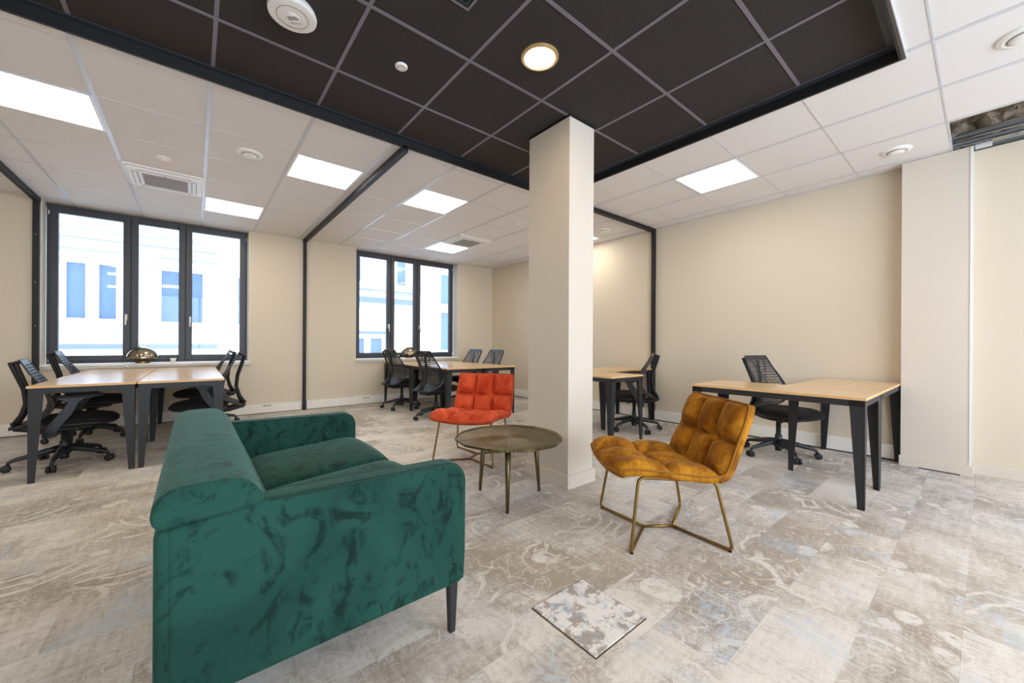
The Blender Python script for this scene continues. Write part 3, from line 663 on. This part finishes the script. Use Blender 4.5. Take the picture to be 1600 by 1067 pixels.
# ---------------------------------------------------------------- office chairs
def make_chair(arms):
    r = thing('office_chair', 'x', 'chair')      # front towards local -y
    # star base
    for k in range(5):
        a = math.radians(90+72*k); c_, s_ = math.cos(a), math.sin(a)
        P_ = lambda d, z_: (c_*d, s_*d, z_)
        lg = MB().tube([P_(.02, .135), P_(.10, .128), P_(.20, .105), P_(.28, .088), P_(.30, .075), P_(.305, .058)], [.030, .027, .021, .016, .013, .011], 8).build('base_arm', 'plastic_dark', r, True)
        px, py = c_*.315, s_*.315
        tx_, ty_ = -s_, c_; m = MB()
        for sd in (-1, 1):
            o = Vector((px+tx_*.016*sd, py+ty_*.016*sd, .029)); ax = Vector((tx_, ty_, 0)); rad = Vector((c_, s_, 0)); n = 14
            vs = []; 
            for t_, rr_ in ((-.012, .018), (-.010, .0285), (.010, .0285), (.012, .018)):
                for q in range(n): vs.append(o+ax*t_+(rad*math.cos(2*math.pi*q/n)+Vector((0, 0, 1))*math.sin(2*math.pi*q/n))*rr_)
            fs = [(i*n+q, i*n+(q+1) % n, (i+1)*n+(q+1) % n, (i+1)*n+q) for i in range(3) for q in range(n)]+[tuple(range(n)), tuple(range(3*n, 4*n))]
            m.add(vs, fs)
        m.build('caster', 'plastic_black', r, True, bevel=.0)
    MB().lathe([(.045, .09), (.046, .12), (.036, .15), (.032, .16), (.030, .20), (.022, .205), (.020, .36)], 20).build('gas_column', 'plastic_dark', r, True)
    MB().lathe([(.028, .045), (.03, .06), (.03, .12)], 16).build('column_foot', 'plastic_black', r, True)
    MB().prism([(-.14, .385), (-.12, .345), (.10, .335), (.20, .365), (.20, .395), (-.14, .40)], 'x', -.07, .07).build('tilt_mechanism', 'plastic_black', r, bevel=.012)
    for sd in (-1, 1): MB().lathe([(.012, .07), (.022, .085), (.022, .10), (.014, .105)] if sd > 0 else [(.012, -.07), (.022, -.085), (.022, -.10), (.014, -.105)], 14, (0, -.02, .355), 'x').build('control_knob', 'plastic_dark', r, True)
    # seat pan and cushion
    def outline(w_, d0, d1, n=40, p=3.2):
        out = []
        for k in range(n):
            a = 2*math.pi*k/n; c_, s_ = math.cos(a), math.sin(a)
            out.append((w_*math.copysign(abs(c_)**(2/p), c_), (d0+d1)/2+(d1-d0)/2*math.copysign(abs(s_)**(2/p), s_)))
        return out
    def blob(rows, nm, mat):
        m = MB(); n = 40; vs = []
        for sc, z_, dz in rows:
            for (x, y) in outline(.238*sc, -.285*sc-.02*(1-sc), .20*sc): vs.append((x, y, z_-dz*max(0, (-.12-y))*1.0))
        k = len(rows); m.add(vs, [(i*n+q, i*n+(q+1) % n, (i+1)*n+(q+1) % n, (i+1)*n+q) for i in range(k-1) for q in range(n)]+[tuple(range(n)), tuple(range((k-1)*n, k*n))])
        return m.build(nm, mat, r, True)
    blob([(.60, .375, 0), (.86, .385, 0), (.95, .40, .05), (.97, .418, .1)], 'seat_pan', 'plastic_black')
    blob([(.95, .414, .1), (1.0, .425, .12), (1.02, .44, .14), (.99, .458, .16), (.93, .468, .15), (.75, .472, .10), (.40, .470, 0)], 'seat', 'seat_fabric')
    # suspension back
    prof = [(.335, .405), (.270, .435), (.200, .485), (.158, .545), (.150, .60), (.165, .67), (.190, .75), (.225, .84), (.262, .92), (.285, .965)]
    hw = [.170, .210, .234, .243, .243, .236, .222, .203, .186, .172]
    def samp(v_):
        x = v_*(len(prof)-1); i = min(int(x), len(prof)-2); f_ = x-i
        def cr(a, b, c_, d_): return .5*((2*b)+(-a+c_)*f_+(2*a-5*b+4*c_-d_)*f_*f_+(-a+3*b-3*c_+d_)*f_**3)
        g_ = lambda L, k: L[max(0, min(len(L)-1, k))]
        y = cr(*[g_(prof, i+k)[0] for k in (-1, 0, 1, 2)]); z_ = cr(*[g_(prof, i+k)[1] for k in (-1, 0, 1, 2)]); h_ = cr(*[g_(hw, i+k) for k in (-1, 0, 1, 2)])
        return y, z_, h_
    def surf(u, v_):
        y, z_, h_ = samp(v_); t_ = (u-.5)*2
        wrap = .055*math.sin(min(1, v_*1.25)*math.pi)
        return (h_*t_, y-wrap*t_*t_, z_)
    NU, NV = 18, 30
    me = MB().grid(surf, NU, NV).mesh('back_webbing', 'web_black', True)
    bm = bmesh.new(); bm.from_mesh(me); bm.faces.ensure_lookup_table()
    inner = []
    for fi, f_ in enumerate(list(bm.faces)):
        i, j = fi % NU, fi//NU; u = (i+.5)/NU; v_ = (j+.5)/NV
        if i in (0, NU-1) or j in (0, NV-1): continue
        if v_ > .90: continue
        inner.append(f_)
    solidy = []
    for f_ in inner:
        c_ = f_.calc_center_median(); t_ = abs(c_.x); th = .0030
        ydist = abs(t_-max(0, (c_.z-.72))*.52)      # the Y-shaped denser band
        if c_.z > .62 and ydist < .022: th = .0052
        if c_.z < .50: th = .0042
        res = bmesh.ops.inset_individual(bm, faces=[f_], thickness=th, use_even_offset=True)
        solidy.append(f_)
    bmesh.ops.delete(bm, geom=solidy, context='FACES_ONLY'); bm.to_mesh(me); bm.free()
    bk = link('back_webbing', me, r); md = bk.modifiers.new('s', 'SOLIDIFY'); md.thickness = .005; md.offset = 0
    rim = [surf(0, k/24) for k in range(25)]+[surf(k/10, 1) for k in range(1, 11)]+[surf(1, 1-k/24) for k in range(1, 25)]+[surf(1-k/10, 0) for k in range(1, 10)]
    MB().tube(rim, .006, 6, closed=True).build('back_rim', 'plastic_dark', bk, True)
    # tower behind the back: trunk and two uprights joined by a cross piece
    tw_ = MB()
    tw_.tube([(0, .06, .36), (0, .20, .365), (0, .32, .395), (0, .325, .44)], [.035, .034, .032, .030], 10)
    for sd in (-1, 1):
        tw_.tube([(sd*.015, .325, .42), (sd*.03, .285, .50), (sd*.045, .262, .60), (sd*.065, .272, .72), (sd*.09, .305, .83), (sd*.115, .335, .93), (sd*.118, .338, .945)], [.026, .021, .018, .017, .016, .015, .012], 8)
        tw_.tube([(sd*.115, .335, .930), (sd*.125, .305, .945), (sd*.125, .280, .955)], [.014, .012, .011], 8)
    tw_.build('back_tower', 'plastic_black', r, True)
    for sd in (-1, 1):
        MB().tube([(sd*.02, .33, .41), (sd*.10, .335, .408), (sd*.16, .33, .41)], [.016, .014, .010], 8).build('tower_foot', 'plastic_dark', r, True)
    if arms:
        for sd in (-1, 1):
            x0, x1 = (.238, .262) if sd > 0 else (-.262, -.238)
            pl = [(.105, .315), (.165, .33), (.125, .43), (.06, .53), (.02, .60), (.075, .635), (.085, .648), (-.175, .655), (-.175, .645), (-.075, .63), (-.045, .60), (-.005, .50), (.05, .42)]
            a_ = MB().prism(pl, 'x', x0, x1).build('armrest', 'plastic_dark', r, bevel=.008)
            MB().prism([(-.19, .650), (.09, .645), (.09, .666), (-.185, .672)], 'x', x0-.028, x1+.028).build('arm_pad', 'plastic_black', a_, bevel=.010, seg=3)
            B('arm_bracket', 'plastic_black', min(sd*.19, sd*.262), max(sd*.19, sd*.262), .08, .16, .325, .38, parent=a_, bevel=.008)
    return r
chA, chB = make_chair(True), make_chair(False); usedc = {0: 0, 1: 0}
def place_chair(kind, x, y, fx, fy_, label, group, base=0, dz=0):
    src = (chB, chA)[kind]; r = src if not usedc[kind] else dup(src); usedc[kind] = 1
    r.location = (x, y, 0); r.rotation_euler.z = math.atan2(fx, -fy_); r['label'] = label; r['group'] = group
    for c_ in children(r):
        nm_ = c_.name.split('.')[0]
        if nm_ in ('base_arm', 'caster'): c_.rotation_euler.z = base
        elif nm_ not in ('gas_column', 'column_foot'): c_.location = (0, -.055, dz)
    return r
c1, c2 = 'task chairs at the left desks', 'task chairs at the middle desks'
place_chair(1, -.885, 5.14, 1, .10, 'black mesh-back task chair nearest the left picture edge, under the front desk', c1, .16, -.045)
place_chair(1, -.905, 6.30, 1, .05, 'black mesh-back task chair at the rear left desk by the window reveal', c1, .2)
place_chair(1, .145, 5.16, -1, .06, 'black mesh-back task chair behind the sofa back, at the front right desk', c1, .5)
place_chair(1, .135, 6.40, -1, .0, 'black mesh-back task chair at the rear right desk, furthest behind the sofa', c1, .1)
place_chair(0, 2.675, 6.16, 1, .12, 'black mesh-back task chair at the middle desks, further from the viewer, left of the lamp', c2, .61)
place_chair(0, 2.70, 5.02, 1, .15, 'black mesh-back task chair just left of the orange chair', c2, -.15)
place_chair(0, 3.93, 6.15, -1, -.1, 'left of the two distant task chairs behind the middle desks, only backs showing', c2, .2)
place_chair(0, 3.93, 5.48, -1, -.1, 'right of the two distant task chairs behind the middle desks, only backs showing', c2, .4)
place_chair(1, 4.33, 2.83, -.58, .81, 'black task chair with arms behind the column, turned towards the left', 'task chairs at the corner desks', .17)
place_chair(0, 4.44, 1.285, -.22, -.97, 'black armless task chair at the desk by the right wall', 'task chairs at the corner desks', .03)

# ---------------------------------------------------------------- sofa
so = thing('sofa', 'green velvet two-seat sofa seen from its back corner', 'sofa', (.355, 1.915, 0))
OX, OY = .355, 1.915
def loc(o): o.location = (-OX, -OY, 0); return o
YA, YB = 1.23, 2.60; XB, XF = -.075, .790
def arm(y0, y1):
    pl = [(XB+.02, .18), (XF-.015, .185)]+[(XF, .21)]+arc(XF-.07, .638-.07, .07, 0, 90, 6)+[(.16, .650), (XB+.02, .625)]
    o = loc(MB().prism(pl, 'y', y0, y1).build('arm', 'velvet_green', so, True, bevel=.020, seg=4))
    for yy, sgn in ((y0, -1), (y1, 1)):
        pts = [(x, yy-sgn*.006, z_) for x, z_ in [(XF-.012, .20), (XF-.006, .30)]+arc(XF-.076, .638-.076, .071, 0, 90, 6)+[(.16, .645)]]
        MB().tube(pts, .0035, 6).build('seam', 'velvet_seam_green', o, True)
    return o
arm(YA, YA+.088); arm(YB-.088, YB)
loc(MB().box(XB, .06, YA+.004, YB-.004, .18, .625).build('back_panel', 'velvet_green', so, True, bevel=.022, seg=4))
hd = [(XB+.012, .627), (.120, .640), (.140, .645), (.150, .656), (.147, .668), (.128, .695), (.112, .711), (.095, .720), (.070, .725), (-.020, .724), (-.046, .718), (-.064, .706), (-.076, .688), (-.080, .662), (-.077, .640)]
ho = loc(MB().prism(hd, 'y', YA-.004, YB+.004).build('headrest', 'velvet_green', so, True, bevel=.012, seg=4))
for yy in (YA-.003, YB+.003):
    MB().tube([(.035+(x-.035)*.965, yy+(.008 if yy < 2 else -.008), .675+(z_-.675)*.93) for x, z_ in hd], .003, 6, closed=True).build('seam', 'velvet_seam_green', ho, True)
# sloped inner back
loc(MB().prism([(.06, .30), (.26, .30), (.235, .45), (.15, .655), (.08, .655)], 'y', YA+.085, YB-.085).build('backrest', 'velvet_green', so, True, bevel=.02, seg=4))
loc(B('seat_base', 'velvet_green', .02, XF-.03, YA+.08, YB-.08, .19, .36, parent=so, bevel=.02, smooth=True))
mid = (YA+YB)/2
for y0, y1 in ((YA+.09, mid-.001), (mid+.001, YB-.09)):
    m = MB(); x0, x1 = .17, .81
    def crown(u, v_, p, q): return (max(0, 1-abs((u-.5)*2)**p)*max(0, 1-abs((v_-.5)*2)**q))
    def top(u, v_, x0=x0, x1=x1, y0=y0, y1=y1):
        k = crown(u, v_, 7.0, 2.4)**.5; body = crown(u, v_, 9.0, 60)**.5
        return (x0+(x1-x0)*u, y0+(y1-y0)*v_, .37+(.072+.045*u)*body+.040*k)
    m.grid(top, 36, 36).grid(lambda u, v_: (top(u, v_)[0], top(u, v_)[1], .37-.06*crown(u, v_, 8, 8)**.5), 36, 36)
    loc(m.build('seat_cushion', 'velvet_green', so, True))
for x, y in ((.748, 1.262), (.748, 2.568), (-.03, 1.28), (-.03, 2.55)):
    m = MB(); vs = []
    for h_, z_ in ((.011, 0), (.017, .19)): vs += [(x-h_, y-h_, z_), (x+h_, y-h_, z_), (x+h_, y+h_, z_), (x-h_, y+h_, z_)]
    m.add(vs, [(3, 2, 1, 0), (4, 5, 6, 7), (0, 1, 5, 4), (1, 2, 6, 5), (2, 3, 7, 6), (3, 0, 4, 7)]); loc(m.build('leg', 'black_metal', so, bevel=.002))

# ---------------------------------------------------------------- lounge chairs
def make_lounge(name, label, velv, seam, x, y, fx, fy_, group):
    r = thing(name, label, 'chair', (x, y, 0), math.atan2(fx, -fy_), group)
    HWD = .305
    # one profile: seat front -> seat rear -> back top, as (y, z)
    pr_ = [(-.318, .388), (-.295, .408), (-.235, .412), (-.08, .396), (.10, .372), (.195, .368), (.240, .388), (.264, .44), (.298, .55), (.336, .665), (.364, .748), (.370, .770)]
    ln = [0]
    for a, b in zip(pr_, pr_[1:]): ln.append(ln[-1]+math.hypot(b[0]-a[0], b[1]-a[1]))
    TOT = ln[-1]; vb = ln[5]/TOT     # where the back begins
    def prf(v_):
        s_ = max(0, min(1, v_))*TOT; i = 0
        while i < len(ln)-2 and ln[i+1] < s_: i += 1
        k = (s_-ln[i])/(ln[i+1]-ln[i]); return pr_[i][0]+(pr_[i+1][0]-pr_[i][0])*k, pr_[i][1]+(pr_[i+1][1]-pr_[i][1])*k
    def smooth_p(v_):
        e = .025; n = 5; ys = [prf(v_+e*(k/n)) for k in range(-n, n+1)]
        return sum(a for a, b in ys)/len(ys), sum(b for a, b in ys)/len(ys)
    def nrm(v_):
        a, b = smooth_p(v_-.01), smooth_p(v_+.01); dy, dz = b[0]-a[0], b[1]-a[1]; l_ = math.hypot(dy, dz) or 1
        return (-dz/l_, dy/l_)
    def base(u, v_, off=0):
        y_, z_ = smooth_p(v_); ny, nz = nrm(v_); t_ = (u-.5)*2
        wd = HWD*(1-.05*max(0, (v_-.55)/.45)**2-.05*max(0, (.10-v_)/.10)**2)
        fwd = .042*(1-t_*t_)*max(0, 1-v_/.45)**1.5
        wd *= 1-.045*max(0, (v_-.955)/.045)**2-.03*max(0, (.04-v_)/.04)**2
        sadd = .026*t_*t_*(1 if v_ < vb else max(.3, 1-(v_-vb)*2))   # the shell cups up at its sides
        return Vector((wd*t_, y_+ny*(off+sadd)-fwd, z_+nz*(off+sadd)))
    def pad(u0, u1, v0, v1):
        m = MB()
        def f_(a, b):
            p_, q_ = (a-.5)*2, (b-.5)*2; k = (max(0, 1-abs(p_)**2.3)*max(0, 1-abs(q_)**2.3))**.46
            return base(u0+(u1-u0)*a, v0+(v1-v0)*b, .002+.058*k)
        return m.grid(f_, 14, 14)
    def shell(v0, v1, nm):
        m = MB(); nu, nv = 18, 22
        ring = []
        m.grid(lambda a, b: base(a, v0+(v1-v0)*b, .006), nu, nv); m.grid(lambda a, b: base(a, v0+(v1-v0)*b, -.030), nu, nv)
        N = (nu+1)*(nv+1); edge = [i for i in range(nu+1)]+[j*(nu+1)+nu for j in range(1, nv+1)]+[nv*(nu+1)+i for i in range(nu-1, -1, -1)]+[j*(nu+1) for j in range(nv-1, 0, -1)]
        for k in range(len(edge)):
            a, b = edge[k], edge[(k+1) % len(edge)]; m.f.append((a, b, b+N, a+N))
        return m.build(nm, velv, r, True)
    st_, bk_ = shell(0, vb+.012, 'seat'), shell(vb-.006, 1, 'backrest')
    us = [0.004, .335, .665, .996]; sv = [.012, vb*.50, vb+.004]; bv = [vb+.006, vb+(1-vb)*.50, .990]
    for vv, par in ((sv, st_), (bv, bk_)):
        for k in range(2):
            for i in range(3): pad(us[i], us[i+1], vv[k], vv[k+1]).build('pad', velv, par, True)
    pts = [base(k/16, 0.006, .004) for k in range(17)]+[base(1, .006+.988*k/40, .004) for k in range(1, 41)]+[base(1-k/16, .994, .004) for k in range(1, 17)]+[base(0, .994-.988*k/40, .004) for k in range(1, 40)]
    MB().tube(pts, .0055, 6, closed=True).build('piping', seam, r, True)
    # brass sled frame
    FX, FF, FR = .288, -.265, .272; fz_ = .010
    for sd in (-1, 1):
        x_ = sd*FX
        MB().tube(round_path([(0, -.085, fz_), (x_, FF, fz_), (sd*.245, FF+.055, .380), (sd*.245, FR-.07, .356), (x_, FR, fz_), (0, .085, fz_)], .035), .0085, 8).build('leg_loop', 'brass', r, True)
    MB().tube([(0, -.088, fz_), (0, .088, fz_)], .0085, 8).build('cross_bar', 'brass', r, True)
    for sx in (-1, 1):
        for yy in (FF, FR): MB().lathe([(.009, 0), (.009, .006)], 10, (sx*(FX-.012), yy*.965, 0)).build('glide', 'rubber', r)
    return r
make_lounge('lounge_chair', 'mustard velvet lounge chair with tufted pads on a brass frame', 'velvet_mustard', 'velvet_seam_mustard', 2.112, 1.215, -.80, .60, 'tufted lounge chairs')
make_lounge('lounge_chair', 'orange velvet lounge chair with tufted pads beside the coffee table', 'velvet_orange', 'velvet_seam_orange', 2.05, 3.075, -.82, -.57, 'tufted lounge chairs')

# ---------------------------------------------------------------- coffee table
ct = thing('coffee_table', 'round brass coffee table with radial grooves and three tapered legs', 'table', (1.706, 2.107, 0), .2)
m = MB(); n = 96; rr = random.Random(11)
def rad(a): return .365+.006*math.sin(3*a+.5)+.004*math.sin(11*a)+.004*abs(math.sin(7*a))
rows = [(.02, .412), (.97, .412), (1.0, .418), (1.0, .431), (.985, .433), (.965, .424), (.02, .424)]
vs = [(rad(2*math.pi*k/n)*s_*math.cos(2*math.pi*k/n), rad(2*math.pi*k/n)*s_*math.sin(2*math.pi*k/n), z_) for s_, z_ in rows for k in range(n)]
m.add(vs, [(i*n+q, i*n+(q+1) % n, (i+1)*n+(q+1) % n, (i+1)*n+q) for i in range(len(rows)-1) for q in range(n)]+[tuple(range(n)), tuple(range((len(rows)-1)*n, len(rows)*n))])
m.build('tabletop', 'radial_brass', ct)
for a in (-131.2, 108.9, -9.6):
    a = math.radians(a)-.2; c_, s_ = math.cos(a), math.sin(a)
    MB().tube([(c_*.252, s_*.252, 0), (c_*.235, s_*.235, .2), (c_*.215, s_*.215, .413)], [.010, .016, .021], 14).build('leg', 'aged_brass', ct, True)

# ---------------------------------------------------------------- small things
def mushroom(x, label):
    r = thing('table_lamp', label, 'lamp', (x, 6.985, .797), 0, 'mushroom lamps on the sills')
    MB().lathe([(.070, 0), (.072, .004), (.072, .022), (.068, .026), (.02, .026)], 32).build('base', 'brass', r, True, bevel=.001)
    MB().lathe([(.012, .024), (.012, .09)], 16).build('stem', 'chrome', r, True)
    MB().lathe([(.0, .088), (.018, .09), (.026, .11), (.018, .135), (.0, .14)], 18).build('bulb', 'pot_white', r, True)
    prof = [(.160, .064)]+[(.160*math.cos(math.radians(a)), .066+.150*math.sin(math.radians(a))) for a in range(4, 90, 6)]+[(.004, .216)]
    inn = [(a-.003 if a > .01 else a, b-.003) for a, b in reversed(prof)]
    m = MB(); n = 40; allp = prof+inn
    vs = [(rr_*math.cos(2*math.pi*k/n), rr_*math.sin(2*math.pi*k/n), z_) for rr_, z_ in allp for k in range(n)]
    m.add(vs, [(i*n+q, i*n+(q+1) % n, ((i+1) % len(allp))*n+(q+1) % n, ((i+1) % len(allp))*n+q) for i in range(len(allp)) for q in range(n)])
    m.build('shade', 'shade_mix', r, True)
mushroom(-.525, 'chrome dome mushroom lamp on the sill of the large window'); mushroom(3.17, 'chrome dome mushroom lamp on the sill of the smaller window')
def plant(x, label, s_=1.0):
    r = thing('potted_plant', label, 'plant', (x, 6.96, .797), 0, 'tiny plants on the sills')
    MB().lathe([(.024*s_, 0), (.034*s_, .058*s_), (.030*s_, .060*s_), (.028*s_, .05*s_)], 20).build('pot', 'pot_white', r, True)
    rr = random.Random(int(x*100))
    for k in range(14):
        a = k*2.4; l_ = .018+.02*rr.random(); d = .008+.016*rr.random(); c_, s2 = math.cos(a), math.sin(a)
        MB().tube([(c_*d*.4, s2*d*.4, .05*s_), (c_*d, s2*d, .05*s_+l_*.7), (c_*d*1.7, s2*d*1.7, .05*s_+l_)], [.004, .007, .001], 5).build('leaf', 'plant_green', r, True)
plant(-.225, 'tiny succulent in a white pot beside the lamp at the large window'); plant(2.93, 'tiny succulent in a white pot left of the lamp at the smaller window')
# floor box lid
fb = thing('floor_box', 'square carpet-covered floor box lid in front of the mustard chair', 'floor box', (1.217, 1.0, 0), 0)
B('lid', 'carpet_blue', -.152, .152, -.160, .160, -.002, .006, parent=fb, bevel=.002)
m = MB(); a, b = .152, .160; e = .0035
m.box(-a-e, a+e, -b-e, -b, 0, .003).box(-a-e, a+e, b, b+e, 0, .003).box(-a-e, -a, -b, b, 0, .003).box(a, a+e, -b, b, 0, .003).build('frame', 'aged_brass', fb)
# cable hanging under the left desks
cb_ = MB().tube(round_path([(-.44, 6.0, .66), (-.45, 6.0, .50), (-.43, 6.02, .40), (-.45, 6.05, .2), (-.46, 6.4, .01)], .06), .004, 6).build('power_cable', 'rubber', None, True)
tag(cb_, 'thin dark cable hanging below the left desks', 'cable')
